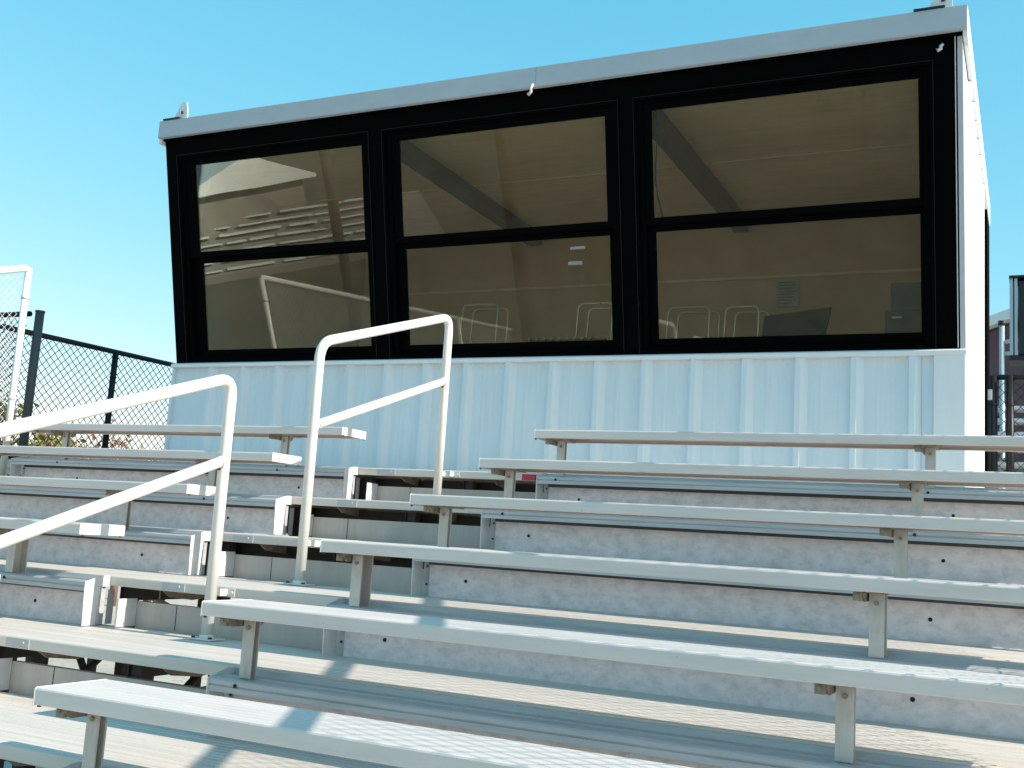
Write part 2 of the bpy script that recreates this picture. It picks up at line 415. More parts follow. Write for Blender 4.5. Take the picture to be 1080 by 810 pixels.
# ------------------------------------------------------------------ handrails
def make_rail(ya, za0, za1, yb, zb0, zb1, ma, mb, label, cl):
    x = -.60; r = .0235
    t = thing('handrail', label, 'handrail', (x, ya, za0), 'pipe handrails down the middle of the aisle')
    bm = B(); tube(bm, rounded([(x, ya, za0+.004), (x, ya, za1), (x, yb, zb1), (x, yb, zb0+.004)], .085, 9), r, 20)
    obj('pipe_frame', bm, M['pipe'], t)
    bm = B(); tube(bm, [(x, ya+.01, ma), (x, yb-.01, mb)], r*.92, 18)
    w = obj('middle_rail', bm, M['pipe'], t)
    bm = B()
    for (yy, zz) in ((ya+.026, ma+.008), (yb-.026, mb-.008)):
        tube(bm, [(x, yy-.006, zz-.002), (x, yy+.006, zz+.002)], r*1.12, 16)
    obj('weld', bm, M['pipe'], w)
    bm = B(); tube(bm, [(x, yb-.022, mb-.034), (x, yb-.030, mb-.034)], .006, 6); obj('rust_spot', bm, M['rust'], w)
    for (yy, zz) in ((ya, za0), (yb, zb0)):
        bm = B(); box(bm, x-.055, x+.055, yy-.045, yy+.045, zz+.001, zz+.007)
        tube(bm, [(x, yy, zz+.0065), (x, yy, zz+.02)], r*1.25, 16)
        f = obj('base_flange', bm, M['pipe'], t, .001)
        bm = B()
        for sx in (-.042, .042): tube(bm, [(x+sx, yy-.03, zz+.0065), (x+sx, yy-.03, zz+.014)], .008, 6)
        obj('bolt', bm, M['rust'], f)
    for (yy, zz) in cl:
        bm = B()
        box(bm, x-.065, x+.065, yy, yy+.004, zz-.017, zz+.017)
        box(bm, x-.03, x-.025, yy-.045, yy, zz-.014, zz+.014); box(bm, x+.025, x+.03, yy-.045, yy, zz-.014, zz+.014)
        tube(bm, [(x-.052, yy-.006, zz), (x-.052, yy+.001, zz)], .006, 6); tube(bm, [(x+.052, yy-.006, zz), (x+.052, yy+.001, zz)], .006, 6)
        obj('clamp_bracket', bm, M['cap'], t, .001)
    return t
make_rail(.135, T(-1), .655, 1.354, T(1), 1.050, .285, .705, 'cream pipe handrail in the lower half of the aisle, cut off by the left edge', [(2*D+.198, T(2)-.022)])
make_rail(1.935, T(2), 1.312, 3.125, T(4), 1.688, .925, 1.318, 'cream pipe handrail in the upper half of the aisle, in front of the booth', [(3*D+.198, T(3)-.022), (5*D+.198, T(5)-.022)])

# ------------------------------------------------------------------ chain link
def chain_link(O, U, V, ls, lt, cell, r, mat, parent, name='chain_link'):
    """woven diagonals over the parallelogram O + s*U + t*V, 0<s<ls, 0<t<lt; zigzag wires"""
    O = Vector(O); U = Vector(U); V = Vector(V); Nn = U.cross(V).normalized()
    bm = B(); c = cell
    def wire(s0, t0, sg):
        pts = []
        s, tt = s0, t0; q = 0
        # clip
        n = int((ls+lt)/(c/2))+2
        for i in range(n*2):
            if -1e-6 <= s <= ls+1e-6 and -1e-6 <= tt <= lt+1e-6:
                off = r*1.1*(1 if (i % 2) == 0 else -1)*sg
                pts.append(O + U*s + V*tt + Nn*off)
            s += sg*c/2; tt += c/2
            if tt > lt+1e-6: break
        if len(pts) > 1: tube(bm, pts, r, 4)
    i0 = -int(lt/c)-1
    for i in range(i0, int(ls/c)+2):
        wire(i*c, 0, 1)
    for i in range(0, int((ls+lt)/c)+2):
        wire(i*c, 0, -1)
    return obj(name, bm, mat, parent)

SL = H/D
def guard(x, label, y_hi):
    t = thing('guard_rail', label, 'guard rail', (x, y_hi, T(5)), 'chain link guards at the bleacher ends')
    zt = lambda y: y*SL + 1.085
    zb = lambda y: y*SL - .13
    y_lo = -1.9
    bm = B(); tube(bm, rounded([(x, y_lo, zt(y_lo)), (x, y_hi-.03, zt(y_hi-.03)), (x, y_hi, zt(y_hi)-.02)], .012, 4), .0255, 16)
    obj('top_rail', bm, M['pipe'], t)
    y = y_hi; 
    while y > y_lo-.01:
        bm = B(); tube(bm, [(x, y, zb(y)-.45), (x, y, zt(y)-.005)], .024, 14); p = obj('post', bm, M['pipe'], t)
        bm = B()
        for dz in (.22, .95): 
            zz = zt(y)-dz; tube(bm, [(x, y, zz-.012), (x, y, zz+.012)], .029, 12)
        obj('tie_band', bm, M['galvwire'], p)
        y -= 1.83
    chain_link((x, y_lo+.02, zb(y_lo)+.02), (0, 1, SL), (0, 0, 1), y_hi-y_lo-.05, 1.16, .058, .0017, M['galvwire'], t)
guard(XL0-.20, 'white sloping chain link guard at the far left end of the benches', 3.22)
guard(XR1+.07, 'white sloping chain link guard at the right end of the benches, casting the mesh shadow', 3.22)

# ------------------------------------------------------------------ fences behind
def fence(P0, P1, zb, zt, posts, label, cell=.078, mats=('blackpost', 'blackwire'), pr=.028, grp=None):
    P0 = Vector((*P0, 0)); P1 = Vector((*P1, 0)); d = (P1-P0); Ln = d.length; u = d/Ln
    t = thing('chain_link_fence', label, 'fence', (P0.x, P0.y, zb), grp)
    bm = B(); tube(bm, [P0+Vector((0,0,zt)), P1+Vector((0,0,zt))], .024, 12); obj('top_rail', bm, M[mats[0]], t)
    bm = B(); tube(bm, [P0+Vector((0,0,zb+.08)), P1+Vector((0,0,zb+.08))], .018, 10); obj('bottom_rail', bm, M[mats[0]], t)
    for s in posts:
        q = P0+u*s
        bm = B(); tube(bm, [(q.x, q.y, zb), (q.x, q.y, zt+.012)], pr, 12); p = obj('post', bm, M[mats[0]], t)
        bm = B(); tube(bm, [(q.x, q.y, zt-.25), (q.x, q.y, zt-.235)], pr+.004, 10); tube(bm, [(q.x, q.y, zb+.4), (q.x, q.y, zb+.415)], pr+.004, 10)
        obj('tie_band', bm, M[mats[0]], p)
    chain_link((P0.x, P0.y, zb+.06), u, (0,0,1), Ln, zt-zb-.07, cell, .0031, M[mats[1]], t)
    return t
DZ = T(5)
fence((-5.60, 3.6), (-5.26, 8.25), DZ, 2.0, (1.79, 2.72, 4.4), 'black chain link fence left of the booth, running back behind the benches', grp='black fences round the rear deck')
fence((-8.4, 4.45), (-5.56, 4.45), DZ, 2.17, (0, 1.4), 'black chain link fence seen through the white guard at the left edge', grp='black fences round the rear deck')
t = thing('corner_post', 'tall weathered grey post where the two left fences meet', 'post', (-5.50, 4.5, DZ))
bm = B(); tube(bm, [(-5.50, 4.5, DZ), (-5.50, 4.5, 2.19)], .038, 14); obj('post_shaft', bm, M['greypost'], t)
bm = B(); tube(bm, [(-5.50, 4.5, 2.19), (-5.50, 4.5, 2.205)], .042, 14); obj('post_cap', bm, M['greypost'], t)
fr = fence((2.07, 8.05), (4.6, 8.05), DZ, 2.13, (0, .13, 1.9), 'black framed chain link fence panel to the right of the booth', cell=.085, pr=.034)

# deck round and behind the booth
t = thing('deck_platform', 'grey deck platform behind and beside the white booth', 'platform', (0, 6, DZ))
bm = B(); box(bm, -5.75, -4.10, 3.55, 8.4, DZ-.06, DZ-.006); box(bm, 2.56, 4.8, 3.4, 8.4, DZ-.06, DZ-.006); box(bm, -4.098, 2.558, 4.58, 8.4, DZ-.06, DZ-.006)
obj('deck_boards', bm, M['nose'], t)
for (x, y) in ((-5.7, 3.6), (-5.7, 8.3), (-2, 8.3), (1, 8.3), (4.7, 8.3), (4.7, 3.6), (-2, 6.2), (1, 6.2)):
    bm = B(); box(bm, x-.05, x+.05, y-.05, y+.05, GROUND, DZ-.061); obj('deck_post', bm, M['darksteel'], t)

# ------------------------------------------------------------------ the booth
XB0, XB1, YB, YE = -3.955, 2.02, 4.6, 7.9
SILL, ZT = 1.72, 3.50
Vv = Vector((0, -.4, 1.78)).normalized(); Nv = Vector((0, -1.78, -.4)).normalized()   # up the window wall / outwards
def WP(u, v, n): return Vector((u, YB, SILL)) + Vv*v + Nv*n
def wbox(bm, u0, u1, v0, v1, n0, n1):
    vs = [bm.verts.new(WP(u, v, n)) for u in (u0, u1) for v in (v0, v1) for n in (n0, n1)]
    for f in ((0,1,3,2),(4,6,7,5),(0,4,5,1),(2,3,7,6),(0,2,6,4),(1,5,7,3)): bm.faces.new([vs[i] for i in f])
booth = thing('press_booth', 'white and pale blue metal press booth with black tilted windows above the benches', 'booth', (-1, 6, DZ))

# siding below the windows
bm = B(); prof = []
pitch = .3315; xr = -2.254
first = xr - pitch*6
x = XB0
pts = [(XB0, YB)]
ribs = [first+pitch*i for i in range(0, 20) if XB0+.05 < first+pitch*i < 1.76]
for rx in ribs:
    c = rx+.022
    pts += [(c-.040, YB), (c-.034, YB-.036), (c+.000, YB-.036), (c+.040, YB)]
    for mx in (.12, .21):
        if c+mx+.02 < 1.84: pts += [(c+mx-.014, YB), (c+mx-.004, YB-.0032), (c+mx+.004, YB-.0032), (c+mx+.014, YB)]
pts += [(1.848, YB)]
pts = [p for i, p in enumerate(pts) if i == 0 or p[0] > pts[i-1][0]]
prism_z(bm, pts + [(1.848, YB+.06), (XB0, YB+.06)], DZ-.12, SILL-.03)
sd = obj('front_siding', bm, M['siding'], booth)
bm = B()
for rx in ribs:
    for dx in (.10, .27):
        if rx+dx < 1.84:
            tube(bm, [(rx+dx, YB-.004, SILL-.072), (rx+dx, YB+.001, SILL-.072)], .005, 6)
obj('screw', bm, M['galv'], sd)
bm = B(); box(bm, 1.7795, 1.7815, YB-.0055, YB, DZ-.1, SILL-.04); obj('panel_seam', bm, M['ink'], sd)
# corner trims
bm = B(); box(bm, 1.85, XB1, YB-.036, YB+.06, DZ-.12, SILL-.028); obj('corner_trim', bm, M['white'], booth, .002)
bm = B(); box(bm, XB0-.02, XB0-.001, YB-.03, YB+.08, DZ-.12, SILL-.028); obj('corner_trim', bm, M['siding'], booth, .002)
# sill
bm = B(); prism_x(bm, [(YB-.050, SILL-.030), (YB-.050, SILL-.004), (YB-.03, SILL+.006), (YB+.05, SILL+.006), (YB+.05, SILL-.030)], XB0-.02, XB1+.006)
obj('sill', bm, M['white'], booth, .002)
# end walls (right one ribbed), back wall
def endwall(x0, x1, mat):
    bm = B(); prism_x(bm, [(YB+.062, DZ-.12), (YB+.062, SILL), (YB-.33, ZT-.03), (YE, ZT-.03), (YE, DZ-.12)], x0, x1); return bm
obj('side_wall', endwall(XB1-.05, XB1, 0), M['white'], booth)
bm = B(); y = YB+.16
while y < YE:
    if not (6.86 < y < 7.5):
        zt_ = ZT-.05
        prism_z(bm, [(XB1+.001, y), (XB1+.022, y+.025), (XB1+.022, y+.07), (XB1+.001, y+.095)], DZ-.12, zt_)
    y += .3315
obj('wall_rib', bm, M['white'], booth)
obj('side_wall', endwall(XB0, XB0+.05, 0), M['siding'], booth)
bm = B(); box(bm, XB0+.052, XB1-.052, YE-.05, YE, DZ-.12, ZT-.03); obj('back_wall', bm, M['white'], booth)
# slanting edge trims beside the black surround
for (u0, u1, nm) in ((1.992, XB1+.001, 'edge_trim'), (XB0-.001, XB0+.008, 'edge_trim')):
    bm = B(); wbox(bm, u0, u1, .012, 1.86, -.02, .008); obj(nm, bm, M['fascia'] if u0 > 0 else M['black'], booth, .002)
bm = B(); wbox(bm, 1.978, 1.983, .02, 1.84, .011, .016); obj('edge_bead', bm, M['cap'], booth)
# door in the right end wall
bm = B(); box(bm, XB1+.001, XB1+.038, 6.93, 7.45, DZ, 3.30); dr = obj('door', bm, M['black'], booth)
bm = B(); box(bm, XB1+.039, XB1+.07, 6.99, 7.02, 1.78, 1.86); obj('handle', bm, M['cap'], dr)
# roof and fascia
bm = B(); box(bm, XB0-.03, XB1+.03, YB-.445, YE+.03, ZT+.115, ZT+.135); obj('roof', bm, M['white'], booth)
bm = B(); box(bm, XB0-.028, XB1+.028, YB-.465, YB-.445, ZT-.002, ZT+.137)
box(bm, XB0-.028, XB1+.028, YB-.465, YB-.43, ZT-.006, ZT-.002)
fa = obj('fascia', bm, M['fascia'], booth, .003)
bm = B(); box(bm, -.641, -.639, YB-.4665, YB-.465, ZT, ZT+.135); obj('fascia_joint', bm, M['ink'], fa)
for s, xx in ((1, XB1), (-1, XB0)):
    bm = B(); a, b_ = sorted((xx+s*.004, xx+s*.030)); box(bm, a, b_, YB-.444, YE+.03, ZT-.045, ZT+.1145); obj('rake_trim', bm, M['white'], booth, .002)
bm = B(); box(bm, XB0+.0, XB1, YB-.43, YB-.30, ZT-.02, ZT-.006); obj('soffit', bm, M['black'], booth)

# black surround (four bands and two mullions), frames, sashes, panes
WIN = [(-3.84, -2.01), (-1.90, -.072), (.03, 1.862)]
bm = B()
wbox(bm, XB0+.008, 1.990, .004, .0125, -.03, .006)
wbox(bm, XB0+.008, 1.990, 1.69, 1.856, -.03, .006)
es = [XB0+.008] + [e for w in WIN for e in w] + [1.990]
for i in range(0, len(es), 2):
    wbox(bm, es[i], es[i+1], .0125, 1.69, -.03, .006)
sr = obj('window_surround', bm, M['black'], booth)
GL = [((-3.690, -2.095), (-3.690, -2.105)), ((-1.775, -.178), (-1.775, -.188)), ((.140, 1.776), (.142, 1.770))]
for (w0, w1), ((g0, g1), _) in zip(WIN, GL):
    bm = B(); fw = .022
    for (a, b_, c, d) in ((w0, w1, .0125, .0345), (w0, w1, 1.668, 1.69), (w0, w0+fw, .0345, 1.668), (w1-fw, w1, .0345, 1.668)):
        wbox(bm, a+.0005, b_-.0005, c, d, -.08, .018)
    # inner stepped frame
    for (a, b_, c, d) in ((w0+fw, w1-fw, .0345, .055), (w0+fw, w1-fw, 1.65, 1.668), (w0+fw, w0+.06, .055, 1.65), (w1-.06, w1-fw, .055, 1.65)):
        wbox(bm, a, b_, c, d, -.08, -.004)
    wn = obj('window', bm, M['black'], booth, .002)
    bm = B(); gk = .0022
    for (a, b_, c, d) in ((w0, w1, .0135, .0135+gk), (w0, w1, 1.6875-gk, 1.6875), (w0+.001, w0+.001+gk, .02, 1.68), (w1-.001-gk, w1-.001, .02, 1.68)):
        wbox(bm, a, b_, c, d, .0183, .0198)
    obj('gasket', bm, M['blackpost'], wn)
    for (v0, v1, n0, nm) in ((.905, 1.602, -.02, 'upper_sash'), (.112, .815, -.055, 'lower_sash')):
        bm = B(); a0, a1 = w0+.061, w1-.061
        vb = v0-.045 if nm == 'upper_sash' else .056
        vt = 1.649 if nm == 'upper_sash' else v1+.05
        for (a, b_, c, d) in ((a0, a1, vb, v0), (a0, a1, v1, vt), (a0, g0, v0, v1), (g1, a1, v0, v1)):
            wbox(bm, a, b_, c, d, n0-.022, n0+.006)
        obj(nm, bm, M['black'], wn, .0015)
        bm = B(); wbox(bm, g0-.004, g1+.004, v0-.004, v1+.004, n0-.012, n0-.007); obj('pane', bm, M['glass'], wn)
# hanging scraps of cable under the fascia
def stub(x, z, l, label, y=YB-.475):
    t = thing('cable_stub', label, 'cable', (x, y, z))
    bm = B(); tube(bm, [(x+.012, y, z), (x, y-.006, z-l*.4), (x+.004, y-.004, z-l*.7), (x-.018, y, z-l)], .009, 8, .011); obj('sheath', bm, M['cap'], t)
    bm = B(); tube(bm, [(x-.016, y-.006, z-l*.82), (x-.02, y-.004, z-l*.9)], .009, 6); obj('tape_end', bm, M['bracket'], t)
stub(-.665, 3.51, .075, 'short frayed white cable stub hanging below the middle of the fascia')
stub(1.905, 3.43, .035, 'tiny pale cable stub on the black surround, near its top right corner', YB-.43)
# roof lugs
def lug(x, label):
    y = YB-.425; z = ZT+.137
    t = thing('roof_lug', label, 'bracket', (x, y, z), 'lifting lugs on the booth roof')
    bm = B(); box(bm, x-.14, x+.03, y-.05, y+.05, z+.001, z+.0115); obj('base_pad', bm, M['plastic'], t)
    bm = B(); pr = [(x-.07, z+.012), (x+.07, z+.012), (x+.066, z+.08), (x+.052, z+.145), (x+.020, z+.160), (x-.008, z+.145)]
    vs0 = [bm.verts.new((a, y-.005, b_)) for a, b_ in pr]; vs1 = [bm.verts.new((a, y+.005, b_)) for a, b_ in pr]
    for i in range(len(pr)):
        j = (i+1) % len(pr); bm.faces.new((vs0[i], vs0[j], vs1[j], vs1[i]))
    bm.faces.new(vs0[::-1]); bm.faces.new(vs1)
    pl = obj('lug_plate', bm, M['white'], t, .001)
    bm = B(); tube(bm, [(x+.018, y-.0065, z+.055), (x+.018, y-.0052, z+.075)], .012, 8); obj('hole', bm, M['rust'], pl)
lug(-3.80, 'small white triangular lug on the left end of the booth roof edge')
lug(1.90, 'small lug on the right end of the booth roof edge, mostly above the frame')

# interior
def inner(nm, mat, *bxs, parent=booth, bev=0):
    bm = B()
    for b_ in bxs: box(bm, *b_)
    return obj(nm, bm, M[mat], parent, bev)
inner('floor', 'trim_in', (XB0+.052, XB1-.052, YB+.063, YE-.052, DZ-.1, DZ-.02))
inner('ceiling', 'ceil', (XB0+.052, XB1-.052, YB-.29, YE-.052, 3.405, 3.44))
for yy in (5.62, 6.84):
    inner('ceiling_seam', 'trim_in', (XB0+.06, XB1-.06, yy, yy+.022, 3.398, 3.4045))
inner('inner_wall', 'wall_in', (XB0+.052, XB1-.052, 7.10, 7.14, DZ-.019, 3.404))
inner('chair_rail', 'trim_in', (XB0+.052, XB1-.052, 7.085, 7.0995, 2.86, 2.885))
inner('inner_lining', 'wall_in', (XB0+.052, XB0+.07, YB+.07, 7.09, DZ-.019, 3.404), (XB1-.07, XB1-.052, YB+.07, 7.09, DZ-.019, 3.404))
inner('knee_wall', 'trim_in', (XB0+.08, XB1-.08, YB+.0615, YB+.085, DZ-.019, SILL-.04))
for xx in (-1.93, .07):
    inner('ceiling_beam', 'beam', (xx-.075, xx+.055, YB-.17, 7.08, 3.29, 3.404), bev=.003)
t = thing('counter', 'dark writing counter inside the booth behind the window sills', 'counter', (-1, 4.95, DZ))
inner('counter_top', 'counter', (XB0+.1, XB1-.1, YB+.09, YB+.62, 1.80, 1.835), parent=t, bev=.003)
for xx in (-3.2, -1.3, .6, 1.8):
    inner('counter_leg', 'counter', (xx, xx+.05, YB+.5, YB+.55, DZ-.018, 1.799), parent=t)
t = thing('monitor', 'dark tilted monitor on the counter behind the right window', 'monitor', (.95, 5.05, 1.835))
bm = B()
vs = [bm.verts.new(p) for p in ((.73,5.00,1.86),(1.13,5.06,1.88),(1.17,5.12,2.13),(.74,5.06,2.07),(.73,5.03,1.86),(1.13,5.09,1.88),(1.17,5.15,2.13),(.74,5.09,2.07))]
for f in ((0,1,2,3),(7,6,5,4),(0,4,5,1),(1,5,6,2),(2,6,7,3),(3,7,4,0)): bm.faces.new([vs[i] for i in f])
obj('screen', bm, M['screen'], t, .004)
inner('stand', 'plastic', (.86, 1.02, 5.02, 5.16, 1.8355, 1.875), parent=t)
t = thing('equipment_stack', 'stack of dark audio boxes at the right end of the booth counter', 'equipment', (1.66, 5.05, 1.835))
inner('box', 'plastic', (1.53, 1.85, 4.95, 5.2, 1.8355, 2.05), parent=t, bev=.004)
inner('box', 'plastic', (1.56, 1.85, 4.97, 5.2, 2.051, 2.235), parent=t, bev=.004)
inner('light_strip', 'paper', (1.57, 1.63, 4.945, 4.9495, 2.0, 2.012), parent=t)
def stool(x0, x1, y, zt, rz, label):
    t = thing('bar_stool', label, 'stool', ((x0+x1)/2, y, DZ), 'chrome stools inside the booth')
    w_ = (x1-x0)
    for yy, zz in ((y, zt), (y+.09, zt-.02)):
        sh = .0 if yy == y else .05
        bm = B(); tube(bm, rounded([(x0+sh-.01, yy-.05, 1.45), (x0+sh, yy, zz), (x1+sh, yy, zz), (x1+sh+.01, yy-.05, 1.45)], .05, 6), .009, 8); obj('back_tube', bm, M['chrome'], t)
    bm = B(); box(bm, x0-.02, x1+.02, y-.36, y+.02, 1.45, 1.50); obj('seat', bm, M['plastic'], t, .01)
    for dx in (x0, x1):
        for dy in (-.33, 0):
            bm = B(); tube(bm, [(dx, y+dy, 1.449), (dx+(.03 if dx > x0+.01 else -.03), y+dy, DZ-.02)], .01, 8); obj('leg', bm, M['chrome'], t)
stool(-.06, .25, 5.45, 2.24, 0, 'chrome stool with the widest back, left end of the right window')
stool(.37, .61, 5.45, 2.23, 0, 'narrower chrome stool left of the dark tilted monitor')
stool(-.78, -.5, 5.45, 2.30, 0, 'chrome stool at the right end of the middle window')
stool(-1.82, -1.5, 5.5, 2.34, 0, 'chrome stool at the left end of the middle window')
t = thing('console', 'low dark mixing console on the counter behind the middle window', 'console', (-.75, 5.05, 1.835))
bm = B(); prism_x(bm, [(4.9, 1.836), (4.9, 1.88), (5.15, 1.96), (5.15, 1.836)], -1.0, -.42); obj('console_body', bm, M['plastic'], t, .004)
bm = B()
for i in range(9): box(bm, -.96+i*.06, -.945+i*.06, 4.95, 5.1, 1.925, 1.94)
obj('fader', bm, M['cap'], t)
t = thing('notice', 'bluish paper notice with faint print on the inner wall, right window', 'notice', (.48, 7.08, 2.7))
inner('sheet', 'paper', (.38, .575, 7.0805, 7.083, 2.60, 2.84), parent=t)
bm = B()
for i in range(8): box(bm, .40, .555-random.random()*.05, 7.078, 7.0802, 2.81-.026*i, 2.817-.026*i)
obj('printed_line', bm, M['ink'], t)
bm = B(); wbox(bm, -.47, -.36, .735, .755, -.0600, -.0585); t = tag(obj('tape_strip', bm, M['tape']), 'upper of two short tape strips on the middle lower pane', 'tape', 'tape strips on the glass')
bm = B(); wbox(bm, -.49, -.385, .63, .655, -.0600, -.0585); t = tag(obj('tape_strip', bm, M['tape']), 'lower of two short tape strips on the middle lower pane', 'tape', 'tape strips on the glass')
bm = B(); pts = [(.13+.02*math.sin(i*.9)+.004*i, YB-.31+.033*i, 3.38-.1*i) for i in range(9)]
tube(bm, pts, .006, 6); tag(obj('hanging_cable', bm, M['plastic']), 'thin dark cable hanging inside at the left edge of the right window', 'cable')

# red scrap lying by the second-highest right bench
bm = B(); prism_x(bm, [(3.105, .782), (3.105, .808), (3.112, .814), (3.150, .812), (3.150, .784)], -.082, -.004)
tag(obj('plastic_scrap', bm, M['red'], None, .002), 'small red plastic scrap under the top step edge, beside the aisle', 'scrap')

# ------------------------------------------------------------------ right background
t = thing('maroon_building', 'low maroon building with pale roof edge behind the right fence', 'building', (4, 25, GROUND))
bm = B(); box(bm, .2, 12, 20.6, 30, GROUND, 4.80); obj('wall', bm, M['maroon'], t)
bm = B()
vs = [bm.verts.new(p) for p in ((.0,20.3,4.52),(12.2,20.3,9.2),(12.2,30.3,9.2),(.0,30.3,4.52),(.0,20.3,4.72),(12.2,20.3,9.4),(12.2,30.3,9.4),(.0,30.3,4.72))]
for f in ((0,1,2,3),(7,6,5,4),(0,4,5,1),(1,5,6,2),(2,6,7,3),(3,7,4,0)): bm.faces.new([vs[i] for i in f])
obj('roof', bm, M['roofwhite'], t)
bm = B()
vs = [bm.verts.new(p) for p in ((.2,20.6,4.802),(12,20.6,4.802),(12,20.6,9.1),(.2,20.6,4.55+.05),(.2,20.8,4.802),(12,20.8,4.802),(12,20.8,9.1),(.2,20.8,4.60))]
bm.free()
bm = B(); a=[bm.verts.new(p) for p in ((.9,20.6,4.801),(12,20.6,4.801),(12,20.6,9.1))]; b2=[bm.verts.new(p) for p in ((.9,20.9,4.801),(12,20.9,4.801),(12,20.9,9.1))]
bm.faces.new(a); bm.faces.new(b2[::-1])
for i in range(3): j=(i+1)%3; bm.faces.new((a[i],b2[i],b2[j],a[j]))
obj('gable', bm, M['maroon'], t)

t = thing('light_cabinet', 'dark cabinet in a pale steel channel frame at the right edge', 'cabinet', (2.6, 11, 2.86))
inner('cabinet_body', 'cabinet', (2.24, 3.2, 11.0, 11.35, 2.87, 3.72), parent=t, bev=.01)
inner('channel', 'steelblue', (2.155, 2.19, 10.97, 11.3, 2.86, 3.74), (2.205, 2.235, 10.97, 11.3, 2.86, 3.74), (2.191, 2.204, 11.1, 11.3, 2.86, 3.74), parent=t)
inner('hood', 'cabinet', (2.15, 3.25, 10.93, 11.4, 3.745, 3.765), parent=t)
inner('foot_channel', 'cabinet', (2.15, 3.25, 10.96, 11.35, 2.80, 2.855), parent=t)
inner('mast', 'steelblue', (2.75, 2.86, 11.12, 11.22, GROUND, 2.799), parent=t)
t = thing('pipe_stand', 'thin pale pipe stand with a side arm beside the dark cabinet', 'post', (2.0, 14, GROUND))
bm = B(); tube(bm, [(2.01, 14, GROUND), (2.01, 14, 3.84)], .035, 10); obj('pipe', bm, M['steelblue'], t)
bm = B(); tube(bm, [(2.01, 14, 3.60), (3.2, 14.0, 3.74)], .028, 8); tube(bm, [(2.01, 14, 3.44), (3.2, 14.0, 3.5)], .028, 8); obj('side_arm', bm, M['steelblue'], t)
bm = B(); tube(bm, [(2.01, 14, 3.84), (2.01, 14, 3.90)], .05, 10); obj('cap', bm, M['cabinet'], t)
t = thing('rear_stand', 'small stand of pale planks on dark frames seen through the right fence', 'stand', (3, 13, GROUND))
for i in range(5):
    bm = B(); box(bm, 1.4, 6, 12.4+i*.55, 12.75+i*.55, 1.75+i*.25, 1.80+i*.25); obj('plank', bm, M['roofwhite'], t)
for xx in (1.6, 2.35, 4.5):
    bm = B(); prism_x(bm, [(12.3, 1.45), (15.1, 2.7), (15.1, 2.5), (12.3, 1.2)], xx, xx+.12); box(bm, xx, xx+.1, 13.4, 13.5, GROUND, 1.9); obj('stringer', bm, M['cabinet'], t)
bm = B(); box(bm, 1.3, 6.2, 15.3, 15.36, GROUND, 2.05); obj('back_panel', bm, M['brickgrey'], t)

# houses opposite (seen as reflections) and light pole
def house(x, y, rz, w, d, h, label, rh=1.6):
    t = thing('house', label, 'house', (x, y, GROUND), 'houses opposite the stand')
    t.rotation_euler = (0, 0, rz)
    def o2(n, bm, m):
        o = obj(n, bm, M[m]); o.parent = t; return o
    bm = B(); box(bm, -w/2, w/2, -d/2, d/2, 0, h); o2('wall', bm, 'brickgrey')
    bm = B(); prism_x(bm, [(-d/2-.5, h+.01), (0, h+rh), (d/2+.5, h+.01), (d/2+.5, h-.15), (-d/2-.5, h-.15)], -w/2-.5, w/2+.5); o2('roof', bm, 'roofwhite')
    n = int(w/2.5)
    for i in range(n):
        xx = -w/2 + (i+.5)*w/n
        bm = B(); box(bm, xx-.5, xx+.5, d/2+.005, d/2+.05, h-1.9, h-.7); o2('window', bm, 'darkglass')
        bm = B(); box(bm, xx-.5, xx+.5, -d/2-.05, -d/2-.005, h-1.9, h-.7); o2('window', bm, 'darkglass')
house(-33.4, -30.9, R(22), 6.8, 6, 3.7, 'small grey field house with a pale pitched roof across the field', 1.35)
def light_pole(x, y, r_, label):
    t = thing('light_pole', label, 'pole', (x, y, GROUND), 'light poles beside the stand')
    bm = B(); tube(bm, [(x, y, GROUND), (x, y, 10)], r_, 14, r_*.7); obj('shaft', bm, M['greypost'], t)
    bm = B(); box(bm, x-1, x+1, y-.05, y+.05, 9.6, 9.75); obj('crossarm', bm, M['greypost'], t)
    for xx in (x-.8, x, x+.8):
        bm = B(); box(bm, xx-.2, xx+.2, y+.1, y+.35, 9.76, 10.15); obj('floodlight', bm, M['cap'], t)
light_pole(-4.95, -4.2, .135, 'dark light pole mirrored in the middle upper window')
light_pole(-9.7, -6.3, .12, 'dark light pole mirrored in the left upper window')
t = thing('visitor_stand', 'low pale stand across the field, mirrored in the left window', 'stand', (-27, -27, GROUND))
rr = random.Random(4); ux, uy = math.cos(R(40)), -math.sin(R(40))*-1
for i in range(7):
    bm = B()
    x = -4.5
    while x < 5:
        w_ = rr.uniform(.5, 2.2); hh = rr.uniform(.04, .10)
        box(bm, x, x+w_, -i*.7, -i*.7+.28, .45+i*.3, .45+i*.3+hh); x += w_+rr.uniform(.02, .5)
    o = obj('plank', bm, M['roofwhite']); o.parent = t
bm = B(); prism_x(bm, [(.4,.0),(.4,.3),(-4.6,2.3),(-4.6,0)], -7.2, 7.4); o = obj('frame', bm, M['brickgrey']); o.parent = t
t.rotation_euler = (0, 0, R(-42)+math.pi/2*0)

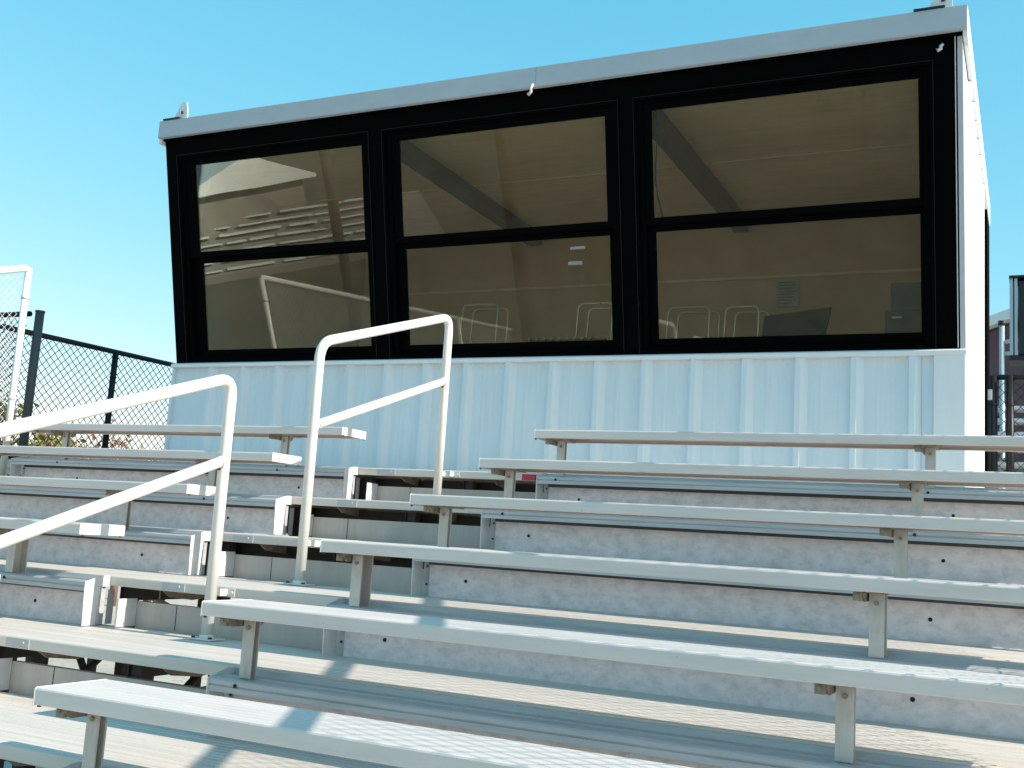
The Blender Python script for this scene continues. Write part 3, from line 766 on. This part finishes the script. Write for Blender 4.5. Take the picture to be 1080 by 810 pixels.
# ------------------------------------------------------------------ trees on the left
def tree(x, y, h, w, leaf, dens, label, lf=.10, ntw=60):
    t = thing('tree', label, 'tree', (x, y, GROUND), 'trees beyond the left fence')
    rnd = random.Random(int(x*13+y*7))
    bm = B(); tips = []
    tube(bm, [(x, y, GROUND), (x+.08, y, GROUND+h*.2), (x-.03, y, GROUND+h*.42)], .14, 8, .08)
    def br(p, d, l, r_, dep):
        q = p + d*l
        mid = (p+q)/2 + Vector((rnd.uniform(-1,1), rnd.uniform(-1,1), rnd.uniform(-.3,.6)))*l*.08
        tube(bm, [p, mid, q], r_, 5 if dep > 1 else 6, r_*.6)
        if dep >= 4: tips.append(q); return
        for _ in range(3 if dep < 3 else 4):
            nd = (d + Vector((rnd.uniform(-1,1)*w, rnd.uniform(-1,1)*w, rnd.uniform(-.25,.7)))*.75).normalized()
            br(q if rnd.random() > .3 else mid, nd, l*rnd.uniform(.6,.85), r_*.55, dep+1)
    base = Vector((x-.03, y, GROUND+h*.40))
    for _ in range(4):
        br(base, Vector((rnd.uniform(-1,1)*w*.8, rnd.uniform(-1,1)*w*.8, 1)).normalized(), h*.20, .065, 1)
    obj('trunk', bm, M['twig'] if leaf == 'leaf_rust' else M['bark'], t)
    bm = B()
    for q in tips:
        for _ in range(dens):
            c = q + Vector((rnd.gauss(0,.16), rnd.gauss(0,.16), rnd.gauss(0,.14)))
            a = Vector((rnd.uniform(-1,1), rnd.uniform(-1,1), rnd.uniform(-1,1))).normalized(); b_ = a.orthogonal().normalized()
            s = lf*rnd.uniform(.6,1.2)
            bm.faces.new([bm.verts.new(c+a*s), bm.verts.new(c+b_*s*.5), bm.verts.new(c-a*s), bm.verts.new(c-b_*s*.5)])
    obj('crown', bm, M[leaf], t)
def pol(px, dist):   # direction of picture column, measured from the eye
    a = 25.85 + math.degrees(math.atan((540-px)/1142)); a = R(a)
    return 2.357 - math.sin(a)*dist, -2.118 + math.cos(a)*dist
for px, dist, h, w, leaf, dens, lab in (
    (52, 36, 5.6, .62, 'leaf_olive', 9, 'dense olive yellow tree beyond the fence, nearest the white guard'),
    (86, 44, 6.0, .7, 'leaf_rust', 1, 'thin bare russet tree to the right of the olive tree'),
    (142, 38, 6.3, .8, 'leaf_rust', 1, 'tall bare reddish tree behind the right fence post'),
    (178, 40, 5.4, .65, 'leaf_olive', 4, 'loose olive tree against the left edge of the booth'),
    (8, 30, 5.9, .8, 'leaf_green', 4, 'dull green tree behind the white guard at the left edge'),
    (-60, 36, 6.8, .8, 'leaf_green', 6, 'bushy dull green tree outside the left edge of the stand'),
    (1010, 60, 6.4, .7, 'leaf_green', 6, 'green tree hidden behind the booth')):
    if px == 1010: continue
    X, Y = pol(px, dist); tree(X, Y, h, w, leaf, dens, lab)

# ------------------------------------------------------------------ ground
bm = B(); vs = [bm.verts.new(p) for p in ((-4000,-4000,GROUND),(4000,-4000,GROUND),(4000,4000,GROUND),(-4000,4000,GROUND))]; bm.faces.new(vs)
g = obj('ground', bm, M['ground']); g['kind'] = 'structure'
bm = B(); vs = [bm.verts.new(p) for p in ((-260,-420,GROUND+.004),(260,-420,GROUND+.004),(260,-8,GROUND+.004),(-260,-8,GROUND+.004))]; bm.faces.new(vs)
g = obj('field', bm, M['field']); g['kind'] = 'structure'

# ------------------------------------------------------------------ light
sd = Vector((.612, -.002, .381)).normalized()       # towards the sun
el = math.asin(sd.z); az = math.atan2(sd.x, sd.y)    # azimuth from +Y towards +X
sun = bpy.data.lights.new('sun', 'SUN'); sun.energy = 5.0; sun.angle = R(.5); sun.color = (1, .895, .78)
so = bpy.data.objects.new('sun', sun); COL.objects.link(so)
so.rotation_euler = sd.to_track_quat('Z', 'Y').to_euler()
w = bpy.data.worlds.new('World'); S.world = w; w.use_nodes = True
nt = w.node_tree; N = nt.nodes; L = nt.links
sk = N.new('ShaderNodeTexSky'); sk.sky_type = 'NISHITA'; sk.sun_disc = False; sk.sun_elevation = el; sk.sun_rotation = az
sk.altitude = 100; sk.air_density = 1.0; sk.dust_density = .6; sk.ozone_density = 1.2
SKY_S = .12; EXPO = .6
se = N.new('ShaderNodeSeparateColor'); cb = N.new('ShaderNodeCombineColor'); L.new(sk.outputs[0], se.inputs[0])
outs = []
for i, (g, tgt, ref) in enumerate(((1.2, .235, 1.48), (.52, .695, 2.40), (.36, .95, 3.94))):   # clear cyan sky, paler towards the horizon
    pw = N.new('ShaderNodeMath'); pw.operation = 'POWER'; L.new(se.outputs[i], pw.inputs[0]); pw.inputs[1].default_value = g
    ml = N.new('ShaderNodeMath'); ml.operation = 'MULTIPLY'; L.new(pw.outputs[0], ml.inputs[0])
    ml.inputs[1].default_value = tgt/(SKY_S*2**EXPO)/ref**g
    outs.append(ml)
mn = N.new('ShaderNodeMath'); mn.operation = 'MINIMUM'; L.new(outs[0].outputs[0], mn.inputs[0]); L.new(outs[2].outputs[0], mn.inputs[1])
L.new(mn.outputs[0], cb.inputs[0]); L.new(outs[1].outputs[0], cb.inputs[1]); L.new(outs[2].outputs[0], cb.inputs[2])
bg = N['Background']; bg.inputs['Strength'].default_value = SKY_S
L.new(cb.outputs[0], bg.inputs['Color'])

# ------------------------------------------------------------------ camera
cam = bpy.data.cameras.new('camera'); co = bpy.data.objects.new('camera', cam); COL.objects.link(co)
S.camera = co
cam.sensor_width = 36; cam.lens = 36*1142.3/1080; cam.clip_end = 9000; cam.clip_start = .05
yaw, pit, rol = .4512, .1447, -.0631
Rz = Matrix.Rotation(yaw, 3, 'Z'); Rx = Matrix.Rotation(pit, 3, 'X'); Ry = Matrix.Rotation(rol, 3, 'Y')
Mw = Rz @ Rx @ Ry                         # columns: right, forward, up
r_, f_, u_ = Mw.col[0], Mw.col[1], Mw.col[2]
mat = Matrix((( r_[0], u_[0], -f_[0], 2.357), (r_[1], u_[1], -f_[1], -2.1176), (r_[2], u_[2], -f_[2], .453), (0,0,0,1)))
co.matrix_world = mat
S.view_settings.view_transform = 'Standard'; S.view_settings.look = 'None'; S.view_settings.gamma = 1
S.view_settings.exposure = EXPO
S.render.engine = 'CYCLES'
S.cycles.max_bounces = 10; S.cycles.transparent_max_bounces = 16
